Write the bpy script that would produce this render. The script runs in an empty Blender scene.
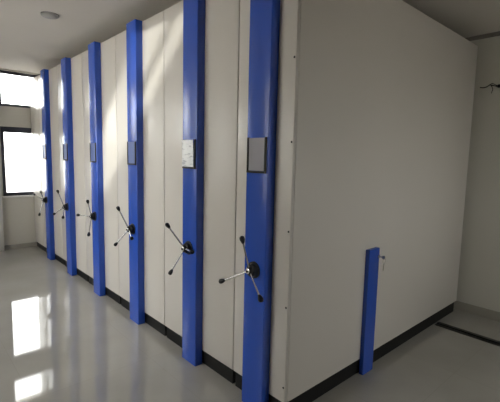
import bpy, bmesh, math
from mathutils import Vector, Matrix
S = bpy.context.scene
COL = S.collection
PI = math.pi

# ---------------------------------------------------------------- materials
def nt(name):
    m = bpy.data.materials.new(name); m.use_nodes = True
    return m, m.node_tree, m.node_tree.nodes['Principled BSDF']

def mat(name, col, rough=.5, metal=0., spec=.5, coat=0., coat_r=.1, bump=0., bscale=8., var=0., vscale=3., bstretch=(1, 1, 1)):
    m, t, b = nt(name)
    b.inputs['Base Color'].default_value = (*col, 1)
    b.inputs['Roughness'].default_value = rough
    b.inputs['Metallic'].default_value = metal
    b.inputs['Specular IOR Level'].default_value = spec
    b.inputs['Coat Weight'].default_value = coat
    b.inputs['Coat Roughness'].default_value = coat_r
    geo = t.nodes.new('ShaderNodeNewGeometry')
    if var:
        n = t.nodes.new('ShaderNodeTexNoise'); n.inputs['Scale'].default_value = vscale
        n.inputs['Detail'].default_value = 4
        t.links.new(geo.outputs['Position'], n.inputs['Vector'])
        mx = t.nodes.new('ShaderNodeMix'); mx.data_type = 'RGBA'
        mx.inputs[6].default_value = (*[c * (1 - var) for c in col], 1)
        mx.inputs[7].default_value = (*[min(1, c * (1 + var)) for c in col], 1)
        t.links.new(n.outputs['Fac'], mx.inputs[0]); t.links.new(mx.outputs[2], b.inputs['Base Color'])
    if bump:
        mp = t.nodes.new('ShaderNodeMapping'); mp.inputs['Scale'].default_value = bstretch
        t.links.new(geo.outputs['Position'], mp.inputs['Vector'])
        n = t.nodes.new('ShaderNodeTexNoise'); n.inputs['Scale'].default_value = bscale
        n.inputs['Detail'].default_value = 2
        t.links.new(mp.outputs['Vector'], n.inputs['Vector'])
        bp = t.nodes.new('ShaderNodeBump'); bp.inputs['Strength'].default_value = 1
        bp.inputs['Distance'].default_value = bump
        t.links.new(n.outputs['Fac'], bp.inputs['Height']); t.links.new(bp.outputs['Normal'], b.inputs['Normal'])
    return m

M = {}
M['panel'] = mat('cream_enamel', (.60, .565, .525), .30, spec=.5, bump=.0006, bscale=3.2, var=.02, vscale=2., bstretch=(1, 1, .35))
M['side'] = mat('cream_enamel_side', (.62, .58, .535), .3, spec=.5, bump=.0008, bscale=2.2, var=.02, vscale=2.)
M['blue'] = mat('blue_enamel', (.018, .078, .45), .24, spec=.6, bump=.0003, bscale=4., bstretch=(1, 1, .3))
M['plinth'] = mat('black_plinth_paint', (.008, .008, .008), .6, spec=.3)
M['black'] = mat('black_plastic', (.006, .006, .007), .5, spec=.3)
M['steel'] = mat('chromed_steel', (.62, .62, .62), .2, 1.)
M['key'] = mat('nickel_key', (.6, .57, .5), .3, 1.)
M['holder_back'] = mat('clear_plastic_sleeve', (.30, .29, .33), .4)
M['sleeve_blue'] = mat('clear_sleeve_over_blue', (.10, .15, .38), .4)
M['ceiling'] = mat('ceiling_paint', (.60, .565, .52), .9, bump=.001, bscale=25, var=.04, vscale=1.2)
M['wall'] = mat('wall_paint', (.60, .58, .52), .85, bump=.001, bscale=30, var=.04, vscale=2.)
M['pier'] = mat('white_wall_paint', (.72, .71, .68), .8, bump=.001, bscale=30)
M['skirt'] = mat('skirting_tile', (.33, .31, .265), .3, var=.08, vscale=6)
M['frame'] = mat('dark_window_aluminium', (.06, .062, .075), .4, .3)
M['sill'] = mat('white_window_stone', (.7, .7, .68), .4)
M['rail'] = mat('dark_rail_steel', (.02, .018, .016), .5, .5)
M['fixture'] = mat('grey_fixture_plastic', (.25, .24, .23), .6)
M['strip_dark'] = mat('dark_strip_grey', (.22, .20, .18), .8)
M['ground'] = mat('pale_concrete_ground', (.55, .53, .5), .9, var=.1, vscale=1)
M['blocker'] = mat('sun_blocker_grey', (.5, .48, .45), .9)

# card: white paper with faint illegible grey rules
def card_mat():
    m, t, b = nt('printed_card')
    geo = t.nodes.new('ShaderNodeNewGeometry')
    mp = t.nodes.new('ShaderNodeMapping'); mp.inputs['Scale'].default_value = (14, 1, 60)
    n = t.nodes.new('ShaderNodeTexNoise'); n.inputs['Scale'].default_value = 1.
    t.links.new(geo.outputs['Position'], mp.inputs['Vector']); t.links.new(mp.outputs['Vector'], n.inputs['Vector'])
    r = t.nodes.new('ShaderNodeValToRGB')
    r.color_ramp.elements[0].position = .36; r.color_ramp.elements[0].color = (.6, .62, .67, 1)
    r.color_ramp.elements[1].position = .46; r.color_ramp.elements[1].color = (.92, .94, .97, 1)
    t.links.new(n.outputs['Fac'], r.inputs['Fac']); t.links.new(r.outputs['Color'], b.inputs['Base Color'])
    b.inputs['Roughness'].default_value = .5
    return m
M['card'] = card_mat()

def floor_mat():
    m, t, b = nt('polished_vitrified_tile')
    geo = t.nodes.new('ShaderNodeNewGeometry')
    n = t.nodes.new('ShaderNodeTexNoise'); n.inputs['Scale'].default_value = 1.6; n.inputs['Detail'].default_value = 6
    t.links.new(geo.outputs['Position'], n.inputs['Vector'])
    r = t.nodes.new('ShaderNodeValToRGB')
    r.color_ramp.elements[0].position = .3; r.color_ramp.elements[0].color = (.345, .33, .30, 1)
    r.color_ramp.elements[1].position = .7; r.color_ramp.elements[1].color = (.415, .395, .365, 1)
    t.links.new(n.outputs['Fac'], r.inputs['Fac'])
    br = t.nodes.new('ShaderNodeTexBrick'); br.offset = 0; br.inputs['Scale'].default_value = 1
    br.inputs['Brick Width'].default_value = .8; br.inputs['Row Height'].default_value = .8
    br.inputs['Mortar Size'].default_value = .0018; br.inputs['Mortar Smooth'].default_value = .5
    br.inputs['Color1'].default_value = (1, 1, 1, 1); br.inputs['Color2'].default_value = (.97, .97, .97, 1)
    br.inputs['Mortar'].default_value = (.88, .87, .85, 1)
    mp = t.nodes.new('ShaderNodeMapping'); mp.inputs['Location'].default_value = (.35, .25, 0)
    t.links.new(geo.outputs['Position'], mp.inputs['Vector']); t.links.new(mp.outputs['Vector'], br.inputs['Vector'])
    mx = t.nodes.new('ShaderNodeMix'); mx.data_type = 'RGBA'; mx.blend_type = 'MULTIPLY'; mx.inputs[0].default_value = 1
    t.links.new(r.outputs['Color'], mx.inputs[6]); t.links.new(br.outputs['Color'], mx.inputs[7])
    t.links.new(mx.outputs[2], b.inputs['Base Color'])
    b.inputs['Roughness'].default_value = .045
    b.inputs['IOR'].default_value = 1.7
    n2 = t.nodes.new('ShaderNodeTexNoise'); n2.inputs['Scale'].default_value = 1.5
    t.links.new(geo.outputs['Position'], n2.inputs['Vector'])
    bp = t.nodes.new('ShaderNodeBump'); bp.inputs['Distance'].default_value = .0005
    t.links.new(n2.outputs['Fac'], bp.inputs['Height']); t.links.new(bp.outputs['Normal'], b.inputs['Normal'])
    return m
M['floor'] = floor_mat()

def glass_mat():
    m = bpy.data.materials.new('window_glass'); m.use_nodes = True
    t = m.node_tree; t.nodes.clear()
    o = t.nodes.new('ShaderNodeOutputMaterial'); tr = t.nodes.new('ShaderNodeBsdfTransparent')
    tr.inputs['Color'].default_value = (.93, .96, .95, 1)
    g = t.nodes.new('ShaderNodeBsdfGlossy'); g.inputs['Roughness'].default_value = .02
    f = t.nodes.new('ShaderNodeFresnel'); f.inputs['IOR'].default_value = 1.45
    mx = t.nodes.new('ShaderNodeMixShader')
    t.links.new(f.outputs[0], mx.inputs[0]); t.links.new(tr.outputs[0], mx.inputs[1]); t.links.new(g.outputs[0], mx.inputs[2])
    t.links.new(mx.outputs[0], o.inputs['Surface'])
    return m
M['glass'] = glass_mat()

# ---------------------------------------------------------------- mesh helpers
def box(bm, x0, x1, y0, y1, z0, z1, bev=0., seg=2, zf=None):
    """zf(x): optional height of the bottom face at x"""
    r = bmesh.ops.create_cube(bm, size=1)
    vs = r['verts']
    for v in vs:
        bot = v.co.z < 0
        v.co.x = x0 if v.co.x < 0 else x1
        v.co.y = y0 if v.co.y < 0 else y1
        v.co.z = z0 if bot else z1
        if bot and zf: v.co.z = zf(v.co.x)
    if bev:
        es = list({e for v in vs for e in v.link_edges})
        bmesh.ops.bevel(bm, geom=es, offset=bev, segments=seg, affect='EDGES', profile=.5)

def tube(bm, a, b, r0, r1=None, seg=16):
    a, b = Vector(a), Vector(b); d = b - a
    r1 = r0 if r1 is None else r1
    mtx = Matrix.Translation((a + b) / 2) @ d.to_track_quat('Z', 'Y').to_matrix().to_4x4()
    bmesh.ops.create_cone(bm, cap_ends=True, segments=seg, radius1=r0, radius2=r1, depth=d.length, matrix=mtx)

def lathe(bm, a, d, prof, seg=20):
    """prof: list of (distance along d, radius)"""
    a = Vector(a); d = Vector(d).normalized()
    q = d.to_track_quat('Z', 'Y')
    rings = []
    for h, r in prof:
        rings.append([bm.verts.new(a + q @ Vector((r * math.cos(2*PI*k/seg), r * math.sin(2*PI*k/seg), h))) for k in range(seg)])
    for i in range(len(rings) - 1):
        for k in range(seg):
            bm.faces.new((rings[i][k], rings[i][(k+1) % seg], rings[i+1][(k+1) % seg], rings[i+1][k]))
    bm.faces.new(list(reversed(rings[0]))); bm.faces.new(rings[-1])

def path_tube(bm, pts, r, seg=8):
    pts = [Vector(p) for p in pts]; rings = []
    for i, p in enumerate(pts):
        d = (pts[min(i+1, len(pts)-1)] - pts[max(i-1, 0)]).normalized()
        q = d.to_track_quat('Z', 'Y')
        rings.append([bm.verts.new(p + q @ Vector((r*math.cos(2*PI*k/seg), r*math.sin(2*PI*k/seg), 0))) for k in range(seg)])
    for i in range(len(rings)-1):
        # match rings to avoid twist
        best = min(range(seg), key=lambda s: (rings[i][0].co - rings[i+1][s].co).length)
        rings[i+1] = rings[i+1][best:] + rings[i+1][:best]
        for k in range(seg):
            bm.faces.new((rings[i][k], rings[i][(k+1) % seg], rings[i+1][(k+1) % seg], rings[i+1][k]))
    bm.faces.new(list(reversed(rings[0]))); bm.faces.new(rings[-1])

def obj(name, bm, m, parent=None, smooth=True):
    bmesh.ops.recalc_face_normals(bm, faces=bm.faces[:])
    me = bpy.data.meshes.new(name)
    bm.to_mesh(me); bm.free()
    me.materials.append(M[m])
    if smooth:
        me.polygons.foreach_set('use_smooth', [True] * len(me.polygons))
        me.set_sharp_from_angle(angle=math.radians(35))
    o = bpy.data.objects.new(name, me); COL.objects.link(o)
    if parent is not None:
        o.parent = parent
        w = Vector((0, 0, 0)); q = parent
        while q is not None: w += q.location; q = q.parent
        if w.length: me.transform(Matrix.Translation(-w))
    return o

def N(): return bmesh.new()
def boxobj(name, m, parent, *a, **k):
    bm = N(); box(bm, *a, **k); return obj(name, bm, m, parent)

def tag(o, label, cat, group=None):
    o['label'] = label; o['category'] = cat
    if group: o['group'] = group
    return o
def thing(name, loc, label, cat, group=None):
    o = bpy.data.objects.new(name, None); COL.objects.link(o); o.location = loc
    o.empty_display_size = .1
    return tag(o, label, cat, group)
def struct(o):
    o['kind'] = 'structure'; return o

# ---------------------------------------------------------------- layout (metres)
W = .90; W6 = .47; H = 2.673; ZB = .145; D = 2.605; P = .062; PW = .18
XW = -5.47; YB = 2.686; HC = 2.79; XR = 3.4; YN = -3.0
def fl(x): return .028 - .0058 * x        # the polished floor falls very slightly towards the right

# ---------------------------------------------------------------- room shell
bm = N(); T = .15
vs = [bm.verts.new((x, y, z)) for x, y, z in [
    (XW-.3, YN-.3, -.25), (XR+.3, YN-.3, -.25), (XR+.3, YB+.3, -.25), (XW-.3, YB+.3, -.25),
    (XW-.3, YN-.3, fl(XW-.3)), (XR+.3, YN-.3, fl(XR+.3)), (XR+.3, YB+.3, fl(XR+.3)), (XW-.3, YB+.3, fl(XW-.3))]]
for f in ((3, 2, 1, 0), (4, 5, 6, 7), (0, 1, 5, 4), (1, 2, 6, 5), (2, 3, 7, 6), (3, 0, 4, 7)):
    bm.faces.new([vs[i] for i in f])
struct(obj('floor', bm, 'floor', smooth=False))
struct(boxobj('ceiling', 'ceiling', None, XW-.3, XR+.3, YN-.3, YB+.3, HC, HC+.15))
struct(boxobj('wall_back', 'wall', None, XW-.3, XR+.3, YB, YB+.2, -.05, HC+.05))

def wall_with_holes(name, axis, pos, thick, a0, a1, z0, z1, holes, m):
    """cells of a grid with the openings left out; axis 'x': wall in plane x=pos spanning y"""
    As = sorted({a0, a1, *[h[0] for h in holes], *[h[1] for h in holes]})
    Zs = sorted({z0, z1, *[h[2] for h in holes], *[h[3] for h in holes]})
    bm = N()
    for i in range(len(As)-1):
        for j in range(len(Zs)-1):
            ca, cz = (As[i]+As[i+1])/2, (Zs[j]+Zs[j+1])/2
            if any(h[0] < ca < h[1] and h[2] < cz < h[3] for h in holes): continue
            lo, hi = min(pos, pos+thick), max(pos, pos+thick)
            if axis == 'x': box(bm, lo, hi, As[i], As[i+1], Zs[j], Zs[j+1])
            else: box(bm, As[i], As[i+1], lo, hi, Zs[j], Zs[j+1])
    bmesh.ops.remove_doubles(bm, verts=bm.verts[:], dist=1e-5)
    return struct(obj(name, bm, m, smooth=False))

# left wall: low window and high window at the rack end, one more pair nearer the camera
LWIN = [(-.415, .62, .885, 1.945), (-.415, .62, 2.245, 2.772), (-2.9, -1.95, 1.9, 2.745)]
wall_with_holes('wall_left', 'x', XW, -.2, YN, YB, -.05, HC+.05, LWIN, 'wall')
NWIN = [(-4.7, -3.0, .95, 2.72), (-2.3, -.5, .95, 2.72)]
wall_with_holes('wall_front', 'y', YN, -.2, XW, XR, -.05, HC+.05, NWIN, 'wall')

FILL_WIN = [(.5, 1.6, 1.0, 2.1)]  # unseen opening added for daylight fill on the right
wall_with_holes('wall_right', 'x', XR, .2, YN, YB, -.05, HC+.05, FILL_WIN, 'wall')

portals = []
def portal(loc, rot, sx, sy):
    l = bpy.data.lights.new('daylight_portal', 'AREA'); l.shape = 'RECTANGLE'; l.size = sx; l.size_y = sy
    l.cycles.is_portal = True
    o = bpy.data.objects.new('daylight_portal', l); COL.objects.link(o); o.location = loc; o.rotation_euler = rot
    portals.append(o)

def window_x(n, y0, y1, z0, z1, ft=.035, top=.035, mull=(), trans=None):
    """window in the left wall"""
    x = XW - .05
    bm = N()
    box(bm, x-.04, x, y0, y0+ft, z0, z1); box(bm, x-.04, x, y1-ft, y1, z0, z1)
    box(bm, x-.04, x, y0+ft, y1-ft, z0, z0+ft); box(bm, x-.04, x, y0+ft, y1-ft, z1-top, z1)
    for m_ in mull: box(bm, x-.035, x-.005, m_-.018, m_+.018, z0+ft, z1-top)
    w = obj('window_%d' % n, bm, 'frame'); struct(w)
    boxobj('pane', 'glass', w, x-.022, x-.018, y0+ft, y1-ft, z0+ft, z1-top)
    portal((x-.1, (y0+y1)/2, (z0+z1)/2), (0, -PI/2, 0), z1-z0, y1-y0)
    return w
w1 = window_x(1, *LWIN[0], ft=.055, top=.085, mull=(.3,))
boxobj('window_sill', 'sill', w1, XW-.05, XW+.02, LWIN[0][0]-.02, LWIN[0][1]+.02, LWIN[0][2]-.025, LWIN[0][2]+.002, bev=.004)
w2 = window_x(2, *LWIN[1], ft=.045, top=.042, mull=(.3,))
w6 = window_x(6, *LWIN[2], mull=(-2.42,))

def window_y(n, x0, x1, z0, z1, ft=.04):
    y = YN - .05; bm = N()
    box(bm, x0, x0+ft, y-.04, y, z0, z1); box(bm, x1-ft, x1, y-.04, y, z0, z1)
    box(bm, x0+ft, x1-ft, y-.04, y, z0, z0+ft); box(bm, x0+ft, x1-ft, y-.04, y, z1-ft, z1)
    c = (x0+x1)/2; box(bm, c-.02, c+.02, y-.04, y, z0+ft, z1-ft)
    w = obj('window_%d' % n, bm, 'frame'); struct(w)
    boxobj('pane', 'glass', w, x0+ft, x1-ft, y-.022, y-.018, z0+ft, z1-ft)
    portal((c, y-.1, (z0+z1)/2), (PI/2, 0, 0), x1-x0, z1-z0)
for i, h in enumerate(NWIN): window_y(3+i, *h)

def fill_window(n, y0, y1, z0, z1, ft=.04):
    x = XR + .05; bm = N()
    box(bm, x, x+.04, y0, y0+ft, z0, z1); box(bm, x, x+.04, y1-ft, y1, z0, z1)
    box(bm, x, x+.04, y0+ft, y1-ft, z0, z0+ft); box(bm, x, x+.04, y0+ft, y1-ft, z1-ft, z1)
    c = (y0+y1)/2; box(bm, x, x+.04, c-.02, c+.02, z0+ft, z1-ft)
    w = obj('window_%d' % n, bm, 'frame'); struct(w)
    boxobj('pane', 'glass', w, x+.018, x+.022, y0+ft, y1-ft, z0+ft, z1-ft)
    portal((x+.1, c, (z0+z1)/2), (0, PI/2, 0), z1-z0, y1-y0)
fill_window(5, *FILL_WIN[0])

# skirting and wall pier
struct(boxobj('baseboard_back', 'skirt', None, XW, XR, YB-.012, YB, -.02, .118, bev=.003))
struct(boxobj('trim_2', 'strip_dark', None, XW, XR, YB-.03, YB, HC-.035, HC-.0005, bev=.003))  # thin dark strip where the back wall meets the ceiling
struct(boxobj('baseboard_left', 'skirt', None, XW, XW+.012, YN, YB-.012, 0, .125, bev=.003))
struct(boxobj('baseboard_right', 'skirt', None, XR-.012, XR, YN, YB-.012, -.04, .1, bev=.003))
struct(boxobj('trim_1', 'pier', None, XW, XW+.06, -1.0, -.445, -.02, HC-.001, bev=.004))   # shallow white pier beside the window

# ---------------------------------------------------------------- shelving units
CT = 'shelving'
def unit_shell(t, x0, x1, last=False):
    g = .0035
    a, b = x0+g, x1-(0 if last else g)
    # carcass: narrower, behind the front sheet
    bm = N(); box(bm, a+.004, b-.004 if not last else b-.003, .022, D, ZB, H-.004)
    obj('carcass', bm, 'side', t)
    bm = N(); box(bm, a, b, 0, .022, ZB-.004, H, bev=.0045, seg=3)
    obj('front_panel', bm, 'panel', t)
    bm = N(); box(bm, a+.01, b-.012, .014, D-.02, 0, ZB, zf=lambda x: fl(x)+.0005)
    obj('plinth', bm, 'plinth', t)

def channel(name, t, x0, x1, y0, y1, z0, z1, zf=None, m='blue'):
    """folded sheet-metal channel, closed front with rounded folds"""
    bm = N(); r = .007; n = 4
    prof = [(x0, y1)]
    for k in range(n+1):
        a = PI + (PI/2)*k/n
        prof.append((x0+r+r*math.cos(a), y0+r+r*math.sin(a)))
    for k in range(n+1):
        a = 1.5*PI + (PI/2)*k/n
        prof.append((x1-r+r*math.cos(a), y0+r+r*math.sin(a)))
    prof.append((x1, y1))
    lo = [bm.verts.new((x, y, zf(x) if zf else z0)) for x, y in prof]
    hi = [bm.verts.new((x, y, z1)) for x, y in prof]
    k = len(prof)
    for i in range(k):
        bm.faces.new((lo[i], lo[(i+1) % k], hi[(i+1) % k], hi[i]))
    bm.faces.new(list(reversed(lo))); bm.faces.new(hi)
    return obj(name, bm, m, t)

def handwheel(t, c, y, z, ang):
    """black hub on the pillar, three steel spokes leaning outwards, black knobs"""
    bm = N()
    lathe(bm, (c, y, z), (0, -1, 0), [(0, .050), (.006, .050), (.009, .040), (.03, .037), (.034, .026), (.046, .024), (.050, .021)], 28)
    hub = obj('handwheel_hub', bm, 'black', t)
    bm = N(); lathe(bm, (c, y-.0505, z), (0, -1, 0), [(0, .017), (.003, .017), (.005, .014)], 24)
    obj('hub_cap', bm, 'steel', hub)
    bm = N(); lathe(bm, (c, y-.0562, z), (0, -1, 0), [(0, .007), (.004, .007), (.006, .005)], 6)
    obj('cap_bolt', bm, 'black', hub)
    for k in range(3):
        a = math.radians(ang + 120*k)
        dx, dz = math.cos(a), math.sin(a)
        p0 = Vector((c+dx*.018, y-.042, z+dz*.018))
        p1 = Vector((c+dx*.178, y-.098, z+dz*.178))
        d = (p1-p0).normalized()
        bm = N(); tube(bm, p0, p1, .0055, .0055, 12); obj('spoke', bm, 'steel', hub)
        bm = N()
        lathe(bm, p1-d*.004, d, [(0, .008), (.006, .010), (.020, .0145), (.030, .0155), (.038, .0135), (.043, .008), (.044, .002)], 16)
        obj('knob', bm, 'black', hub)

def card_holder(t, c, y, z0, z1, card):
    w = .079; fw = .013
    bm = N()
    box(bm, c-w, c-w+fw, y-.010, y, z0, z1, bev=.0015); box(bm, c+w-fw, c+w, y-.010, y, z0, z1, bev=.0015)
    box(bm, c-w, c+w, y-.0105, y, z0, z0+fw, bev=.0015)
    h = obj('card_holder', bm, 'black', t)
    zt = z1-.004
    # thin sheet with a slightly curled top
    bm = N(); rows = []; xa = c-w+.004 if card else c-w+fw
    for k in range(9):
        f = k/8; z = z0+fw+.001+(zt-z0-fw)*f
        yy = y-(.0125 if card else .0045)-.006*max(0, f-.7)/.3*(1 if card else .2)
        rows.append([bm.verts.new((x, yy+o, z)) for x, o in ((xa, -.0008), (c+w-fw, -.0008), (c+w-fw, .0008), (xa, .0008))])
    for a, b in zip(rows, rows[1:]):
        for k in range(4): bm.faces.new((a[k], a[(k+1) % 4], b[(k+1) % 4], b[k]))
    bm.faces.new(rows[0]); bm.faces.new(rows[-1])
    o = obj('index_card' if card else 'card_sleeve', bm, 'card' if card else ('holder_back' if c > -.5 else 'sleeve_blue'), h)
    o['label'] = 'bright white printed card' if card else 'dull empty card sleeve'

def screw(t, p, d):
    bm = N(); lathe(bm, p, d, [(0, .006), (.002, .006), (.0035, .004)], 12); obj('screw', bm, 'black', t)

GROUP = 'mobile shelving units with handwheels'
labels = {
 1: 'cream mobile shelving unit with blue pillar, farthest of the handwheel units, beside the window',
 2: 'cream mobile shelving unit with blue pillar, second handwheel unit from the window end',
 3: 'cream mobile shelving unit with handwheel, third of the six from the window end',
 4: 'cream mobile shelving unit with handwheel and diagonal sun patch, fourth from the window end',
 5: 'cream mobile shelving unit whose blue pillar holds a bright white card',
 6: 'narrow nearest mobile shelving unit with full cream side panel and short blue channel on it',
}
angs = {1: 40, 2: 90, 3: 61, 4: 109, 5: 127, 6: 88}
for i in range(1, 7):
    if i == 6: x1 = 0.; x0 = -W6; c = -.218
    else: x1 = -W6-(5-i)*W; x0 = x1-W; c = x1-.442
    mid = (x0+x1)/2
    t = thing('mobile_shelving_unit', (mid, .02, fl(mid)), labels[i], CT, GROUP)
    unit_shell(t, x0, x1, i == 6)
    channel('pillar', t, c-PW/2, c+PW/2, -P, -.0005, 0, H+.004, zf=lambda x: fl(x)+.003)
    handwheel(t, c, -P, .905, angs[i])
    card_holder(t, c+.002, -P, 1.475, 1.678, i == 5)
    if i == 6:
        # big side sheet, its folded front edge and the short lock channel
        bm = N(); box(bm, -.006, .0035, .0205, D, ZB-.003, H, bev=.0035, seg=3)
        sp = obj('side_panel', bm, 'side', t)
        for z in (.236, .719, 1.158, 1.652, 2.096, 2.55): screw(t, (-.012, 0, z), (0, -1, 0))
        # channel standing on the side panel (faces +x)
        y0, y1 = .790, .925; px = .036; bm = N(); r = .006
        prof = [(.004, y0), (px-r, y0)] + [(px-r+r*math.sin(a), y0+r-r*math.cos(a)) for a in (PI/8, PI/4, 3*PI/8, PI/2)] \
             + [(px-r+r*math.cos(a), y1-r+r*math.sin(a)) for a in (0, PI/8, PI/4, 3*PI/8, PI/2)] + [(.004, y1)]
        zl = fl(0)+.004; zt = .945
        lo = [bm.verts.new((x, y, zl)) for x, y in prof]; hi = [bm.verts.new((x, y, zt)) for x, y in prof]
        k = len(prof)
        for q in range(k): bm.faces.new((lo[q], lo[(q+1) % k], hi[(q+1) % k], hi[q]))
        bm.faces.new(list(reversed(lo))); bm.faces.new(hi)
        lc = obj('lock_channel', bm, 'blue', t); lc['label'] = 'short blue channel on the side panel'
        bm = N(); lathe(bm, (px, .908, .885), (1, 0, 0), [(0, .012), (.006, .012), (.008, .009)], 20)
        obj('lock_barrel', bm, 'steel', lc)
        bm = N(); box(bm, px+.008, px+.034, .907, .909, .880, .890); box(bm, px+.030, px+.052, .9065, .9095, .873, .897, bev=.003)
        obj('key', bm, 'key', lc)
        bm = N()
        path_tube(bm, [(px+.047, .908+.018*math.sin(a), .862+.020*math.cos(a)) for a in [2*PI*s/16 for s in range(17)]], .0015, 6)
        box(bm, px+.044, px+.047, .900, .918, .790, .842, bev=.001)
        obj('key_ring', bm, 'key', lc)

# fixed end unit against the window wall (no pillar, no wheel)
x1 = -W6-5*W; x0 = XW+.014; mid = (x0+x1)/2
t = thing('fixed_shelving_unit', (mid, .02, fl(mid)), 'plain cream end unit without a pillar, against the window wall', CT)
unit_shell(t, x0, x1)

# ---------------------------------------------------------------- floor rail in front of the back wall
bm = N()
for y0, y1 in ((2.112, 2.135), (2.160, 2.183)): pass
vs = []
def slab(bm, x0, x1, y0, y1, dz0, dz1):
    r = bmesh.ops.create_cube(bm, size=1)['verts']
    for v in r:
        up = v.co.z > 0
        v.co.x = x0 if v.co.x < 0 else x1; v.co.y = y0 if v.co.y < 0 else y1
        v.co.z = fl(v.co.x) + (dz1 if up else dz0)
RY = 2.148
slab(bm, .004, XR-.02, RY-.06, RY+.045, 0.0003, .003)
tr = obj('floor_rail', bm, 'rail', smooth=False)
bm = N(); slab(bm, .004, XR-.02, RY-.015, RY+.015, .003, .010)
obj('rail_head', bm, 'rail', tr, smooth=False)
tag(tr, 'dark steel guide rail set in the floor, running out from under the shelving', 'rail')

# ---------------------------------------------------------------- round ceiling fitting
bm = N(); lathe(bm, (-2.49, -.50, HC), (0, 0, -1), [(0, .075), (.012, .075), (.022, .062), (.026, .03)], 28)
tag(obj('ceiling_fitting', bm, 'fixture'), 'small round grey fitting on the ceiling above the shelving fronts', 'ceiling fitting')

# ---------------------------------------------------------------- loose cable on the back wall
bm = N()
y = YB-.012
path_tube(bm, [(.03, y, 2.292), (.06, y-.004, 2.286), (.09, y-.008, 2.290), (.115, y-.01, 2.306), (.14, y-.012, 2.298), (.175, y-.014, 2.285), (.26, y-.012, 2.28), (.5, y, 2.30)], .005, 8)
path_tube(bm, [(.10, y-.008, 2.298), (.135, y-.012, 2.318), (.165, y-.014, 2.300), (.185, y-.012, 2.286)], .0035, 8)
path_tube(bm, [(.13, y-.010, 2.296), (.145, y-.012, 2.262), (.135, y-.010, 2.225)], .0035, 8)
cb = obj('wall_cable', bm, 'black')
bm = N(); lathe(bm, (.178, y-.013, 2.286), (1, 0, -.05), [(0, .008), (.01, .016), (.06, .016), (.07, .008)], 12)
obj('cable_joint', bm, 'black', cb)
tag(cb, 'loose dark cable crossing the back wall near the right edge', 'cable')

# ---------------------------------------------------------------- outdoors
struct(boxobj('ground', 'ground', None, -40, 30, -40, 30, -.6, -.3))
# unseen slabs and bar added only to cut the sun into diagonal streaks
def quad_slab(name, pts, y0, y1, label, cat):
    bm = N()
    a = [bm.verts.new((x, y0, z)) for x, z in pts]; b = [bm.verts.new((x, y1, z)) for x, z in pts]
    n = len(pts)
    for i in range(n): bm.faces.new((a[i], a[(i+1) % n], b[(i+1) % n], b[i]))
    bm.faces.new(list(reversed(a))); bm.faces.new(b)
    return tag(obj(name, bm, 'blocker', smooth=False), label, cat)

YS = -9.0
quad_slab('sun_blocker_upper', [(-1.25, 2.08), (.2, 3.60), (.2, 5), (-6, 5), (-6, -.3), (-1.3, -.3), (-1.3, 2.03)], YS-.25, YS,
          'unseen slab added to block the sun above a sloping gap', 'building')
quad_slab('sun_blocker_lower', [(-1.29, 1.37), (1.2, 3.5), (2.2, 3.5), (2.2, -.3), (-1.29, -.3)], YS-.25, YS,
          'unseen slab added to block the sun below the sloping gap', 'wall')
quad_slab('sun_blocker_bar', [(-.5, 2.24), (.45, 3.09), (.45, 3.20), (-.5, 2.35)], YS-.1, YS-.02,
          'unseen sloping bar added in the gap to cast a dark streak', 'rail')

# ---------------------------------------------------------------- light
sun = bpy.data.lights.new('bounce_sun', 'SUN'); sun.energy = 2.0; sun.angle = math.radians(.9); sun.color = (1, .95, .88)  # added sun lamp, in place of sunlight bounced up off the floor
so = bpy.data.objects.new('bounce_sun', sun); COL.objects.link(so); so.location = (0, -6, 6)
so.rotation_euler = Vector((-.15, 1, -.03)).to_track_quat('-Z', 'Y').to_euler()
w = bpy.data.worlds.new('sky'); S.world = w; w.use_nodes = True
t = w.node_tree; bg = t.nodes['Background']
bg.inputs['Color'].default_value = (1.0, .955, .94, 1); bg.inputs['Strength'].default_value = 9.0

# ---------------------------------------------------------------- camera
cam = bpy.data.cameras.new('camera'); co = bpy.data.objects.new('camera', cam); COL.objects.link(co)
yaw, pit, roll, f = 0.8316, -0.1123, 0.0226, 387.279
F = Vector((-math.sin(yaw)*math.cos(pit), math.cos(yaw)*math.cos(pit), math.sin(pit)))
R = Vector((math.cos(yaw), math.sin(yaw), 0)); U = R.cross(F)
R2 = R*math.cos(roll)+U*math.sin(roll); U2 = -R*math.sin(roll)+U*math.cos(roll)
mw = Matrix((R2, U2, -F)).transposed().to_4x4(); mw.translation = Vector((1.40662, -1.58866, 1.56432))
co.matrix_world = mw
cam.sensor_fit = 'HORIZONTAL'; cam.sensor_width = 36; cam.lens = f*36/500; cam.clip_start = .02; cam.clip_end = 200
S.camera = co
vs_ = S.view_settings
S.display_settings.display_device = 'sRGB'
vs_.view_transform = 'Standard'; vs_.look = 'None'; vs_.gamma = 1; vs_.use_curve_mapping = False
vs_.exposure = 0.52
S.cycles.use_denoising = True
S.cycles.max_bounces = 10; S.cycles.diffuse_bounces = 6; S.cycles.glossy_bounces = 5; S.cycles.transparent_max_bounces = 12
